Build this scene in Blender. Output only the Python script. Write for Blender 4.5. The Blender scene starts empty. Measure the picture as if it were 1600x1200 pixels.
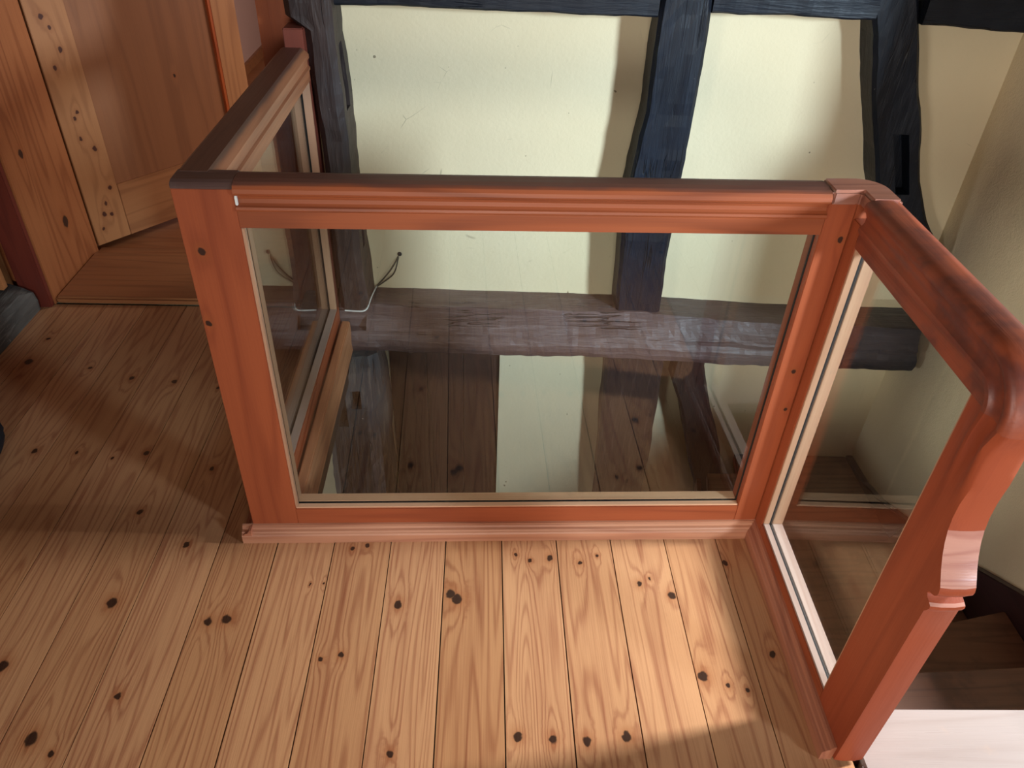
import bpy, bmesh, math, random
from mathutils import Vector, Matrix, noise

random.seed(7)
S = bpy.context.scene
COL = S.collection

# ------------------------------------------------------------------ camera
CW, CH, FPX = 1600, 1200, 1197.49
cd = bpy.data.cameras.new('camera')
cd.sensor_fit = 'HORIZONTAL'; cd.sensor_width = 36.0
cd.lens = 36.0 * FPX / CW
cd.clip_start = 0.02
cam = bpy.data.objects.new('camera', cd); COL.objects.link(cam)
R = ((0.99912453, 0.01164114, 0.04018286),
     (-0.02496871, -0.6047426, 0.79602949),
     (0.03356698, -0.7963359, -0.6039225))
cam.matrix_world = Matrix(((R[0][0], -R[0][1], -R[0][2], 0.0),
                           (R[1][0], -R[1][1], -R[1][2], 0.0),
                           (R[2][0], -R[2][1], -R[2][2], 1.60),
                           (0, 0, 0, 1)))
S.camera = cam

# ------------------------------------------------------------------ light
S.view_settings.view_transform = 'Standard'
S.view_settings.look = 'None'
S.view_settings.gamma = 1.0
S.view_settings.use_curve_mapping = False
S.view_settings.exposure = 0.0
w = bpy.data.worlds.new('world'); S.world = w
w.use_nodes = True
w.node_tree.nodes['Background'].inputs[0].default_value = (0.75, 0.85, 1.0, 1)
w.node_tree.nodes['Background'].inputs[1].default_value = 0.25


def area(name, loc, target, sx, sy, power, color, spread=180):
    ld = bpy.data.lights.new(name, 'AREA')
    ld.shape = 'RECTANGLE'; ld.size = sx; ld.size_y = sy
    ld.energy = power; ld.color = color; ld.spread = math.radians(spread)
    o = bpy.data.objects.new(name, ld); COL.objects.link(o)
    o.location = loc
    d = Vector(target) - Vector(loc)
    o.rotation_euler = d.to_track_quat('-Z', 'Y').to_euler()
    return o


# daylight through the two hall windows on the right; the rear, left
# and far room lamps are added fill lights with no known source
area('hall_window_light', (3.37, 1.43, 1.39), (0.45, 1.02, 0.0), 0.27, 0.56, 22.5, (0.97, 0.97, 1.0), 46)
area('hall_front_window_light', (3.37, -1.15, 1.85), (0.45, 2.6, 0.62), 0.45, 0.6, 27, (0.66, 0.84, 1.0), 47)
area('rear_fill_light', (0.3, -4.15, 1.25), (0.0, 2.0, 0.9), 1.3, 0.9, 20, (1.0, 0.96, 0.90), 80)  # added fill from behind the viewer for the front faces
area('left_fill_light', (-1.86, -1.2, 1.5), (1.69, 2.1, 0.2), 0.7, 0.8, 5.5, (1.0, 0.96, 0.9), 50)  # added fill from the left to brighten the right wall
area('lower_window_light', (-2.93, 1.5, -1.3), (-0.6, 2.6, -0.9), 0.6, 0.7, 9, (0.85, 0.93, 1.0), 120)
area('far_room_fill_light', (0.70, 4.1, 1.45), (-1.65, 4.6, 0.6), 0.8, 1.0, 27, (1.0, 0.95, 0.9), 150)  # added fill inside the next room, brightens the door leaf


# ------------------------------------------------------------------ node helpers
def lin(r, g, b):
    def f(c):
        c /= 255.0
        return c / 12.92 if c <= 0.04045 else ((c + 0.055) / 1.055) ** 2.4
    return (f(r), f(g), f(b), 1.0)


class NT:
    def __init__(s, tree):
        s.t = tree; s.n = tree.nodes; s.l = tree.links

    def node(s, typ, **kw):
        n = s.n.new(typ)
        for k, v in kw.items():
            setattr(n, k, v)
        return n

    def put(s, sock, v):
        if v is None:
            return
        if isinstance(v, bpy.types.NodeSocket):
            s.l.new(v, sock)
        else:
            sock.default_value = v

    def m(s, op, a, b=None, c=None, clamp=False):
        n = s.node('ShaderNodeMath', operation=op, use_clamp=clamp)
        s.put(n.inputs[0], a); s.put(n.inputs[1], b); s.put(n.inputs[2], c)
        return n.outputs[0]

    def vm(s, op, a, b=None):
        n = s.node('ShaderNodeVectorMath', operation=op)
        s.put(n.inputs[0], a); s.put(n.inputs[1], b)
        return n.outputs[0]

    def noise(s, vec, scale=1.0, detail=2.0, rough=0.5, dist=0.0):
        n = s.node('ShaderNodeTexNoise')
        s.put(n.inputs['Vector'], vec); s.put(n.inputs['Scale'], scale)
        s.put(n.inputs['Detail'], detail); s.put(n.inputs['Roughness'], rough)
        s.put(n.inputs['Distortion'], dist)
        return n.outputs[0]

    def ramp(s, v, lo, hi):
        n = s.node('ShaderNodeMapRange', interpolation_type='SMOOTHSTEP')
        s.put(n.inputs[0], v); s.put(n.inputs[1], lo); s.put(n.inputs[2], hi)
        return n.outputs[0]

    def mix(s, f, a, b, blend='MIX'):
        n = s.node('ShaderNodeMix', data_type='RGBA', blend_type=blend)
        s.put(n.inputs[0], f); s.put(n.inputs[6], a); s.put(n.inputs[7], b)
        return n.outputs[2]

    def bump(s, h, strength, dist):
        n = s.node('ShaderNodeBump')
        s.put(n.inputs['Strength'], strength); s.put(n.inputs['Distance'], dist)
        s.put(n.inputs['Height'], h)
        return n.outputs[0]


def newmat(name):
    mt = bpy.data.materials.new(name); mt.use_nodes = True
    nt = NT(mt.node_tree)
    for n in list(nt.n):
        nt.n.remove(n)
    out = nt.node('ShaderNodeOutputMaterial')
    bs = nt.node('ShaderNodeBsdfPrincipled')
    nt.l.new(bs.outputs[0], out.inputs[0])
    return mt, nt, bs, out


# one knot: darkens and bends the grain round a centre
def knot_group():
    g = bpy.data.node_groups.new('wood_knot', 'ShaderNodeTree')
    for nm, ty in (('U', 'NodeSocketFloat'), ('V', 'NodeSocketFloat'), ('CU', 'NodeSocketFloat'),
                   ('CV', 'NodeSocketFloat'), ('Radius', 'NodeSocketFloat'), ('Mask', 'NodeSocketFloat'),
                   ('Halo', 'NodeSocketFloat'), ('Warp', 'NodeSocketFloat')):
        g.interface.new_socket(nm, in_out='INPUT', socket_type=ty)
    for nm in ('Mask', 'Halo', 'Warp'):
        g.interface.new_socket(nm, in_out='OUTPUT', socket_type='NodeSocketFloat')
    nt = NT(g)
    i = nt.node('NodeGroupInput'); o = nt.node('NodeGroupOutput')
    du = nt.m('DIVIDE', nt.m('SUBTRACT', i.outputs['U'], i.outputs['CU']), i.outputs['Radius'])
    dv = nt.m('DIVIDE', nt.m('SUBTRACT', i.outputs['V'], i.outputs['CV']), i.outputs['Radius'])
    d2 = nt.m('ADD', nt.m('MULTIPLY', du, du), nt.m('MULTIPLY', nt.m('MULTIPLY', dv, dv), 0.62))
    d = nt.m('SQRT', d2)
    core = nt.m('SUBTRACT', 1.0, nt.ramp(d, 0.72, 1.12))
    halo = nt.m('EXPONENT', nt.m('MULTIPLY', d2, -0.24))
    lng = nt.m('ADD', nt.m('MULTIPLY', nt.m('MULTIPLY', du, du), 0.16), nt.m('MULTIPLY', nt.m('MULTIPLY', dv, dv), 0.02))
    wp = nt.m('EXPONENT', nt.m('MULTIPLY', lng, -1.0))
    nt.l.new(nt.m('MAXIMUM', core, i.outputs['Mask']), o.inputs['Mask'])
    nt.l.new(nt.m('MAXIMUM', halo, i.outputs['Halo']), o.inputs['Halo'])
    nt.l.new(nt.m('ADD', wp, i.outputs['Warp']), o.inputs['Warp'])
    return g


KNOT = knot_group()


def wood(name, light, dark, along='Y', uax='X', knots=(), offset=(0, 0, 0), rough=0.4, ring=8.0, contrast=0.55,
         spread=1.0, knotcol=(44, 28, 22), halocol=(150, 80, 40), wear=None, coat=0.0, bump=0.12, tone=0.5, spec=0.5, patina=None, fib=0.55):
    mt, nt, bs, out = newmat(name)
    tc = nt.node('ShaderNodeTexCoord')
    sp = nt.node('ShaderNodeSeparateXYZ'); nt.l.new(tc.outputs['Object'], sp.inputs[0])
    ax = {'X': sp.outputs[0], 'Y': sp.outputs[1], 'Z': sp.outputs[2]}
    co = nt.vm('ADD', tc.outputs['Object'], tuple(offset))
    ai = 'XYZ'.index(along)
    sc = [13.0 * spread] * 3; sc[ai] = 0.85
    base = nt.noise(nt.vm('MULTIPLY', co, tuple(sc)), 1.0, 1.0, 0.4)
    if knots:
        ju = nt.m('MULTIPLY', nt.m('SUBTRACT', nt.noise(co, 55.0, 2.0), 0.5), 0.012)
        jv = nt.m('MULTIPLY', nt.m('SUBTRACT', nt.noise(nt.vm('ADD', co, (3.3, 1.7, 9.1)), 55.0, 2.0), 0.5), 0.014)
        ku_, kv_ = nt.m('ADD', ax[uax], ju), nt.m('ADD', ax[along], jv)
        mask = halo = warp = 0.0
        for (ku, kv, kr) in knots:
            g = nt.node('ShaderNodeGroup'); g.node_tree = KNOT
            nt.put(g.inputs['U'], ku_); nt.put(g.inputs['V'], kv_)
            g.inputs['CU'].default_value = ku; g.inputs['CV'].default_value = kv
            g.inputs['Radius'].default_value = kr
            nt.put(g.inputs['Mask'], mask); nt.put(g.inputs['Halo'], halo); nt.put(g.inputs['Warp'], warp)
            mask, halo, warp = g.outputs['Mask'], g.outputs['Halo'], g.outputs['Warp']
        base = nt.m('ADD', base, nt.m('MULTIPLY', warp, 0.12))
    else:
        mask = halo = None
    rings = nt.m('SINE', nt.m('MULTIPLY', base, 6.2832 * ring))
    rings = nt.m('POWER', nt.m('MULTIPLY_ADD', rings, 0.5, 0.5), 3.0)
    sf = [260.0] * 3; sf[ai] = 5.0
    fibre = nt.noise(nt.vm('MULTIPLY', co, tuple(sf)), 1.0, 2.0, 0.6)
    st = [15.0] * 3; st[ai] = 0.45
    tonev = nt.noise(nt.vm('MULTIPLY', co, tuple(st)), 1.3, 3.0, 0.6)
    fac = nt.m('MULTIPLY', rings, contrast)
    fac = nt.m('ADD', fac, nt.m('MULTIPLY', nt.m('SUBTRACT', fibre, 0.5), fib))
    fac = nt.m('ADD', fac, nt.m('MULTIPLY', nt.m('SUBTRACT', tonev, 0.45), tone * 1.6), clamp=True)
    col = nt.mix(fac, lin(*light), lin(*dark))
    if knots:
        col = nt.mix(nt.m('MULTIPLY', halo, 0.55), col, lin(*halocol))
        col = nt.mix(nt.m('MULTIPLY', mask, 0.94), col, lin(*knotcol))
    if wear is not None:
        wn = nt.noise(nt.vm('MULTIPLY', co, (7, 7, 7)), 1.0, 4.0, 0.65)
        col = nt.mix(nt.m('MULTIPLY', nt.ramp(wn, wear[1], wear[1] + 0.22), wear[2]), col, lin(*wear[0]))
    if patina is not None:
        pz = nt.m('ADD', ax[patina[0]], nt.m('MULTIPLY', nt.m('SUBTRACT', nt.noise(nt.vm('MULTIPLY', co, (9, 9, 9)), 1.0, 3.0), 0.5), patina[3]))
        col = nt.mix(nt.m('MULTIPLY', nt.ramp(pz, patina[1], patina[2]), 0.8), col, lin(*patina[4]))
    nt.l.new(col, bs.inputs['Base Color'])
    rg = nt.m('ADD', rough, nt.m('MULTIPLY', nt.m('SUBTRACT', fibre, 0.5), 0.18))
    nt.l.new(rg, bs.inputs['Roughness'])
    bs.inputs['Specular IOR Level'].default_value = spec
    bs.inputs['Coat Weight'].default_value = coat
    bs.inputs['Coat Roughness'].default_value = 0.25
    h = nt.m('ADD', nt.m('MULTIPLY', rings, 0.4), fibre)
    nt.l.new(nt.bump(h, bump, 0.002), bs.inputs['Normal'])
    return mt


def timber_mat(name, c1, c2, c3, along='Z', rough=0.5, spec=0.5, bump=0.6, chips=0.5, paint=(), tar=None):
    mt, nt, bs, out = newmat(name)
    tc = nt.node('ShaderNodeTexCoord'); co = tc.outputs['Object']
    ai = 'XYZ'.index(along)
    s1 = [4.0] * 3; s1[ai] = 1.2
    big = nt.noise(nt.vm('MULTIPLY', co, tuple(s1)), 1.6, 4.0, 0.6)
    s2 = [60.0] * 3; s2[ai] = 5.0
    fib = nt.noise(nt.vm('MULTIPLY', co, tuple(s2)), 1.0, 4.0, 0.65, 0.6)
    chip = nt.noise(co, 42.0, 3.0, 0.6)
    col = nt.mix(nt.ramp(big, 0.36, 0.66), lin(*c1), lin(*c2))
    col = nt.mix(nt.m('MULTIPLY', nt.ramp(fib, 0.52, 0.72), 0.55), col, lin(*c3))
    # hairline drying cracks along the grain
    s3 = [22.0] * 3; s3[ai] = 1.0
    cr = nt.noise(nt.vm('MULTIPLY', co, tuple(s3)), 1.0, 3.0, 0.55, 0.4)
    crk = nt.m('SUBTRACT', 1.0, nt.ramp(nt.m('ABSOLUTE', nt.m('SUBTRACT', cr, 0.5)), 0.0, 0.014))
    crk = nt.m('MULTIPLY', crk, nt.ramp(nt.noise(co, 5.0, 1.0), 0.52, 0.62))
    col = nt.mix(nt.m('MULTIPLY', crk, 0.85), col, (0.006, 0.005, 0.005, 1))
    if tar:
        st_ = nt.node('ShaderNodeSeparateXYZ'); nt.l.new(co, st_.inputs[0])
        jn = nt.m('MULTIPLY', nt.m('SUBTRACT', nt.noise(co, 14.0, 3.0), 0.5), 0.10)
        mz = nt.m('SUBTRACT', 1.0, nt.ramp(nt.m('ADD', st_.outputs[2], jn), tar[0] - .012, tar[0] + .012))
        mx_ = nt.m('SUBTRACT', 1.0, nt.ramp(nt.m('ADD', st_.outputs[0], nt.m('MULTIPLY', jn, 0.5)), tar[1] - .008, tar[1] + .008))
        col = nt.mix(nt.m('MULTIPLY', nt.m('MULTIPLY', mz, mx_), 0.9), col, lin(*tar[2]))
    if paint:
        sx = nt.node('ShaderNodeSeparateXYZ'); nt.l.new(co, sx.inputs[0])
        xx = nt.m('ADD', sx.outputs[0], nt.m('MULTIPLY', nt.m('SUBTRACT', big, 0.5), 0.5))
        for (p0, p1, pc, pa) in paint:
            col = nt.mix(nt.m('MULTIPLY', nt.ramp(xx, p0, p1), pa), col, lin(*pc))
    col = nt.mix(nt.m('MULTIPLY', nt.ramp(chip, 0.72, 0.78), chips), col, lin(150, 140, 135))
    nt.l.new(col, bs.inputs['Base Color'])
    bs.inputs['Roughness'].default_value = rough
    bs.inputs['Specular IOR Level'].default_value = spec
    h = nt.m('ADD', nt.m('ADD', fib, nt.m('MULTIPLY', big, 0.8)), nt.m('MULTIPLY', crk, -1.2))
    nt.l.new(nt.bump(h, bump, 0.006), bs.inputs['Normal'])
    return mt


def plaster(name, c1, c2, grain=90.0, bump=0.25, cracks=True):
    mt, nt, bs, out = newmat(name)
    tc = nt.node('ShaderNodeTexCoord'); co = tc.outputs['Object']
    big = nt.noise(co, 2.2, 4.0, 0.6)
    col = nt.mix(big, lin(*c1), lin(*c2))
    fine = nt.noise(co, grain, 3.0, 0.6)
    mid = nt.noise(co, 14.0, 3.0, 0.6)
    if cracks:
        v = nt.node('ShaderNodeTexVoronoi', feature='DISTANCE_TO_EDGE')
        nt.put(v.inputs['Vector'], nt.vm('ADD', co, nt.vm('MULTIPLY', nt.node('ShaderNodeTexNoise').outputs['Color'], (0.45, 0.45, 0.45))))
        v.inputs['Scale'].default_value = 3.6
        ln = nt.m('SUBTRACT', 1.0, nt.ramp(v.outputs['Distance'], 0.0, 0.006))
        ln = nt.m('MULTIPLY', ln, nt.ramp(nt.noise(co, 7.0, 2.0), 0.60, 0.68))
        col = nt.mix(nt.m('MULTIPLY', ln, 0.4), col, lin(95, 80, 60))
        sp = nt.noise(co, 38.0, 1.0, 0.5)
        col = nt.mix(nt.m('MULTIPLY', nt.ramp(sp, 0.79, 0.82), 0.7), col, lin(90, 75, 55))
    nt.l.new(col, bs.inputs['Base Color'])
    bs.inputs['Roughness'].default_value = 0.85
    bs.inputs['Specular IOR Level'].default_value = 0.2
    nt.l.new(nt.bump(nt.m('ADD', fine, nt.m('MULTIPLY', mid, 2.0)), bump, 0.003), bs.inputs['Normal'])
    return mt


def plain(name, c, rough=0.5, spec=0.5, metal=0.0):
    mt, nt, bs, out = newmat(name)
    tc = nt.node('ShaderNodeTexCoord')
    n = nt.noise(tc.outputs['Object'], 40.0, 3.0, 0.6)
    c0 = lin(*c)
    nt.l.new(nt.mix(n, tuple(x * 0.85 for x in c0[:3]) + (1,), tuple(min(1, x * 1.12) for x in c0[:3]) + (1,)), bs.inputs['Base Color'])
    bs.inputs['Roughness'].default_value = rough
    bs.inputs['Specular IOR Level'].default_value = spec
    bs.inputs['Metallic'].default_value = metal
    return mt


def glass_mat():
    # thin clear float glass: what is not mirrored at the surface passes straight through
    mt = bpy.data.materials.new('clear_glass'); mt.use_nodes = True
    nt = NT(mt.node_tree)
    for n in list(nt.n):
        nt.n.remove(n)
    out = nt.node('ShaderNodeOutputMaterial')
    geo = nt.node('ShaderNodeNewGeometry')
    d = nt.node('ShaderNodeVectorMath', operation='DOT_PRODUCT')
    nt.l.new(geo.outputs['Normal'], d.inputs[0]); nt.l.new(geo.outputs['Incoming'], d.inputs[1])
    c = nt.m('ABSOLUTE', d.outputs['Value'])
    f = nt.m('MULTIPLY_ADD', nt.m('POWER', nt.m('SUBTRACT', 1.0, c), 5.0), 0.955, 0.045)
    tr = nt.node('ShaderNodeBsdfTransparent'); tr.inputs[0].default_value = (0.955, 0.975, 0.965, 1)
    gl = nt.node('ShaderNodeBsdfGlossy'); gl.inputs['Roughness'].default_value = 0.0
    gl.inputs[0].default_value = (1, 1, 1, 1)
    mx = nt.node('ShaderNodeMixShader')
    nt.l.new(f, mx.inputs[0]); nt.l.new(tr.outputs[0], mx.inputs[1]); nt.l.new(gl.outputs[0], mx.inputs[2])
    nt.l.new(mx.outputs[0], out.inputs[0])
    return mt


# ------------------------------------------------------------------ mesh helpers
def link(name, me, mat, parent=None, loc=None, rotz=0.0):
    o = bpy.data.objects.new(name, me); COL.objects.link(o)
    if mat is not None and not me.materials:
        me.materials.append(mat)
    if parent is not None:
        o.parent = parent
    if loc is not None:
        o.location = loc
    o.rotation_euler.z = rotz
    return o


def fin(name, bm, mat, parent=None, loc=None, rotz=0.0, smooth=False, bevel=0.0, seg=2):
    bmesh.ops.recalc_face_normals(bm, faces=bm.faces)
    if bevel > 0:
        es = [e for e in bm.edges if len(e.link_faces) == 2 and e.calc_face_angle(0) > 0.5]
        bmesh.ops.bevel(bm, geom=es, offset=bevel, segments=seg, affect='EDGES', clamp_overlap=True)
    me = bpy.data.meshes.new(name)
    bm.to_mesh(me); bm.free()
    if smooth:
        for p in me.polygons:
            p.use_smooth = True
    return link(name, me, mat, parent, loc, rotz)


def addbox(bm, x0, x1, y0, y1, z0, z1):
    vs = [bm.verts.new((x, y, z)) for x in (x0, x1) for y in (y0, y1) for z in (z0, z1)]
    for f in ((0, 1, 3, 2), (4, 6, 7, 5), (0, 4, 5, 1), (2, 3, 7, 6), (0, 2, 6, 4), (1, 5, 7, 3)):
        bm.faces.new([vs[i] for i in f])


def box(name, b, mat, parent=None, bevel=0.0, loc=None, rotz=0.0, seg=2):
    bm = bmesh.new(); addbox(bm, *b)
    return fin(name, bm, mat, parent, loc, rotz, bevel=bevel, seg=seg)


def boxes(name, bs, mat, parent=None):
    bm = bmesh.new()
    for b in bs:
        addbox(bm, *b)
    return fin(name, bm, mat, parent)


def prism(bm, pts, axis, a0, a1):
    """extrude a 2-D outline along an axis; pts are the two remaining coordinates in XYZ order"""
    def mk(p, a):
        if axis == 'X':
            return (a, p[0], p[1])
        if axis == 'Y':
            return (p[0], a, p[1])
        return (p[0], p[1], a)
    A = [bm.verts.new(mk(p, a0)) for p in pts]; B = [bm.verts.new(mk(p, a1)) for p in pts]
    n = len(pts)
    for i in range(n):
        bm.faces.new((A[i], A[(i + 1) % n], B[(i + 1) % n], B[i]))
    bm.faces.new(A[::-1]); bm.faces.new(B)


def empty(name, loc, label=None, cat=None, group=None, kind=None, rotz=0.0):
    o = bpy.data.objects.new(name, None); COL.objects.link(o)
    o.location = loc; o.rotation_euler.z = rotz; o.empty_display_size = 0.1
    tag(o, label, cat, group, kind)
    return o


def tag(o, label=None, cat=None, group=None, kind=None):
    if label: o['label'] = label
    if cat: o['category'] = cat
    if group: o['group'] = group
    if kind: o['kind'] = kind
    return o


def struct(o):
    o['kind'] = 'structure'
    return o


def loft(rows, closed_ends=True):
    """rows: list of rings (lists of points, same length)"""
    bm = bmesh.new()
    V = [[bm.verts.new(p) for p in r] for r in rows]
    n = len(rows[0])
    for a in range(len(V) - 1):
        for i in range(n):
            bm.faces.new((V[a][i], V[a][(i + 1) % n], V[a + 1][(i + 1) % n], V[a + 1][i]))
    if closed_ends:
        bm.faces.new(V[0][::-1]); bm.faces.new(V[-1])
    return bm


def interp(tab, t):
    if t <= tab[0][0]:
        return tab[0][1:]
    for a, b in zip(tab, tab[1:]):
        if t <= b[0]:
            k = (t - a[0]) / (b[0] - a[0])
            k2 = k
            return tuple(a[j] + (b[j] - a[j]) * k2 for j in range(1, len(a)))
    return tab[-1][1:]


# wall frame: u along the timber wall, w out of it towards the stairwell, z up
WN = math.hypot(1, 0.03)
EU = Vector((1 / WN, -0.03 / WN, 0)); EW = Vector((-0.03 / WN, -1 / WN, 0)); W0 = Vector((0, 2.6, 0))


def wall_pt(u, w, z):
    p = W0 + EU * u + EW * w
    return (p.x, p.y, z)


def rough_timber(tab, along, p_front, p_back, jit=0.006, chamfer=0.012, n=44, seed=0.0, sub=5):
    """squared, hand-hewn timber. tab rows: (t, a, b): at station t it spans a..b across. along 'Z' (post) or 'U' (beam)"""
    rows = []
    t0, t1 = tab[0][0], tab[-1][0]
    for i in range(n + 1):
        t = t0 + (t1 - t0) * i / n
        a, b = interp(tab, t)
        c = chamfer
        ring = []
        m = (b - a)
        prof = [(a, p_back), (a, p_front - c)]
        for k in range(sub + 1):
            prof.append((a + c + (m - 2 * c) * k / sub, p_front))
        prof += [(b, p_front - c), (b, p_back)]
        for (s, q) in prof:
            j1 = noise.noise(Vector((s * 9 + seed, t * 5.5, q * 9))) * jit + noise.noise(Vector((s * 30, t * 24 + seed, q * 30))) * jit * 0.5
            j2 = noise.noise(Vector((s * 8 - seed, t * 4.0 + 9, q * 9))) * jit * 0.9 + noise.noise(Vector((s * 34 + 5, t * 20, q * 30 + seed))) * jit * 0.5
            if along == 'Z':
                ring.append(wall_pt(s + j1, q + (j2 if q > p_back + .001 else 0), t))
            else:
                ring.append(wall_pt(t, q + (j2 if q > p_back + .001 else 0), s + j1))
        rows.append(ring)
    return loft(rows)


def carve(o, cutters):
    """cut recesses into a mesh for good (boolean, evaluated once)"""
    dg = bpy.context.evaluated_depsgraph_get
    for bm in cutters:
        bmesh.ops.recalc_face_normals(bm, faces=bm.faces)
        me = bpy.data.meshes.new('cut'); bm.to_mesh(me); bm.free()
        c = bpy.data.objects.new('cut', me); COL.objects.link(c)
        md = o.modifiers.new('b', 'BOOLEAN'); md.operation = 'DIFFERENCE'; md.object = c; md.solver = 'EXACT'
        d = dg(); d.update()
        new = bpy.data.meshes.new_from_object(o.evaluated_get(d))
        o.modifiers.clear()
        old = o.data; o.data = new; new.name = old.name
        bpy.data.meshes.remove(old)
        bpy.data.objects.remove(c)


def wbox_bm(u0, u1, w0, w1, z0, z1):
    bm = bmesh.new()
    vs = [bm.verts.new(wall_pt(u, q, z)) for u in (u0, u1) for q in (w0, w1) for z in (z0, z1)]
    for f in ((0, 1, 3, 2), (4, 6, 7, 5), (0, 4, 5, 1), (2, 3, 7, 6), (0, 2, 6, 4), (1, 5, 7, 3)):
        bm.faces.new([vs[i] for i in f])
    return bm


# ------------------------------------------------------------------ materials
M_plaster = plaster('lime_plaster_yellow', (226, 211, 177), (214, 197, 160))
M_plaster_side = plaster('rough_plaster_ochre', (226, 208, 174), (212, 194, 158), grain=160.0, bump=0.7, cracks=False)
M_plaster_pink = plaster('plaster_pinkish', (205, 165, 150), (195, 155, 140), cracks=False)
M_ceiling = plaster('white_ceiling_plaster', (235, 230, 220), (225, 220, 210), cracks=False)
M_black = timber_mat('tarred_blue_black_timber', (18, 25, 37), (14, 18, 27), (28, 36, 50), 'Z', 0.46, 0.3, 0.45, 0.35)
M_black_h = timber_mat('tarred_blue_black_timber_level', (18, 24, 34), (14, 18, 26), (28, 34, 46), 'X', 0.46, 0.3, 0.45, 0.35)
M_brown = timber_mat('old_brown_timber', (56, 40, 36), (40, 30, 30), (88, 72, 66), 'Z', 0.55, 0.45, 0.6, 0.25)
M_beam = timber_mat('old_mauve_brown_timber', (104, 84, 82), (78, 58, 56), (128, 112, 112), 'X', 0.5, 0.5, 0.8, 0.45, paint=((0.45, 0.95, (64, 48, 46), 0.75), (1.12, 1.35, (32, 38, 50), 0.9)))
M_dark = timber_mat('dark_brown_timber', (44, 32, 28), (34, 26, 25), (62, 48, 42), 'Z', 0.5, 0.5, 0.5, 0.2)
M_lower = timber_mat('worn_grey_timber', (110, 98, 92), (70, 70, 74), (150, 132, 118), 'Z', 0.6, 0.4, 1.0, 0.9, tar=(-0.40, -0.470, (44, 46, 48)))
M_sill = timber_mat('grey_black_sill_timber', (96, 91, 86), (62, 59, 57), (130, 125, 118), 'Y', 0.6, 0.4, 0.8, 0.5)
RED_L, RED_D = (160, 80, 47), (126, 56, 33)
M_red_x = wood('varnished_red_pine_x', RED_L, RED_D, 'X', 'Z', offset=(3.1, 1.2, 0.4), rough=0.42, ring=5, contrast=0.45, spec=0.35, tone=0.6)
M_red_y = wood('varnished_red_pine_y', RED_L, RED_D, 'Y', 'Z', offset=(1.1, 5.2, 2.4), rough=0.42, ring=5, contrast=0.45, spec=0.35, tone=0.6)
M_red_z = wood('varnished_red_pine_z', RED_L, RED_D, 'Z', 'X', offset=(7.1, 0.2, 4.4), rough=0.42, ring=4, contrast=0.4, spec=0.35, tone=0.6)
M_red_zl = wood('varnished_red_pine_left_stile', RED_L, RED_D, 'Z', 'X', knots=[(-0.571, 0.852, 0.0075), (-0.592, 0.680, 0.0065)],
                offset=(2.1, 4.2, 1.4), rough=0.42, ring=4, contrast=0.4, spec=0.35, tone=0.6)
M_red_zr = wood('varnished_red_pine_right_stile', RED_L, RED_D, 'Z', 'X', knots=[(0.747, 0.895, 0.006), (0.737, 0.553, 0.006), (0.746, 0.439, 0.005)],
                offset=(5.1, 4.8, 0.4), rough=0.42, ring=4, contrast=0.4, spec=0.35, tone=0.6)
WORN = ((122, 78, 62), 0.46, 0.5)
M_rail_x = wood('worn_handrail_x', (154, 80, 47), (112, 56, 35), 'X', 'Z', offset=(0.3, 2.2, 8.0), rough=0.42, ring=6, contrast=0.5, spec=0.35, patina=('Z', 0.994, 1.001, 0.008, (92, 64, 56)))
M_rail_top_y = wood('worn_handrail_left', (176, 112, 76), (140, 82, 54), 'Y', 'X', offset=(4.3, 0.2, 1.0), rough=0.4, ring=6, contrast=0.5, patina=('Z', 0.993, 1.000, 0.006, (80, 58, 52)))
M_rail_sw = wood('worn_handrail_sweep', (154, 74, 46), (112, 52, 35), 'Y', 'X', offset=(6.3, 3.2, 2.0), rough=0.46, ring=5, contrast=0.5, wear=((82, 44, 40), 0.42, 0.72), spec=0.45)
M_cap = wood('grey_worn_corner_block', (164, 106, 84), (122, 72, 58), 'X', 'Y', offset=(1, 1, 1), rough=0.38, ring=4, contrast=0.5, wear=((150, 128, 122), 0.46, 0.55))
M_patina = wood('dark_handled_patina', (96, 70, 62), (70, 50, 46), 'X', 'Z', offset=(1, 4, 1), rough=0.36, ring=5, contrast=0.4, wear=((112, 96, 92), 0.52, 0.6))
M_bead_x = wood('pale_pine_bead_x', (222, 172, 136), (196, 140, 104), 'X', 'Y', offset=(9, 1, 3), rough=0.38, ring=5, contrast=0.4)
M_bead_y = wood('pale_pine_bead_y', (170, 146, 134), (150, 118, 104), 'Y', 'X', offset=(2, 8, 3), rough=0.36, ring=5, contrast=0.4)
M_bead_z = wood('pale_pine_bead_z', (182, 138, 108), (158, 112, 82), 'Z', 'X', offset=(4, 6, 3), rough=0.4, ring=5, contrast=0.4)
M_mould_x = wood('pinkish_pine_moulding_x', (196, 136, 104), (160, 98, 72), 'X', 'Y', offset=(4, 9, 3), rough=0.38, ring=8, contrast=0.5)
M_mould_y = wood('pinkish_pine_moulding_y', (176, 112, 84), (138, 80, 60), 'Y', 'X', offset=(5, 2, 3), rough=0.38, ring=8, contrast=0.5)
M_gasket = plain('black_glazing_seal', (14, 13, 13), 0.6)
M_glass = glass_mat()
M_tread = wood('dark_oak_tread', (116, 80, 60), (80, 54, 42), 'X', 'Y', offset=(3, 3, 3), rough=0.42, ring=6, contrast=0.5, wear=((48, 36, 32), 0.5, 0.5))
M_string = wood('dark_string_board', (58, 32, 32), (40, 22, 24), 'Y', 'Z', offset=(1, 7, 3), rough=0.4, ring=5, contrast=0.4)
M_landing = wood('worn_landing_with_glare', (162, 149, 142), (142, 124, 114), 'X', 'Y', offset=(8, 3, 1), rough=0.3, ring=5, contrast=0.25, tone=0.35,
                 wear=((196, 160, 130), 0.6, 0.5))  # window glare on the boards is put into this pale colour
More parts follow.
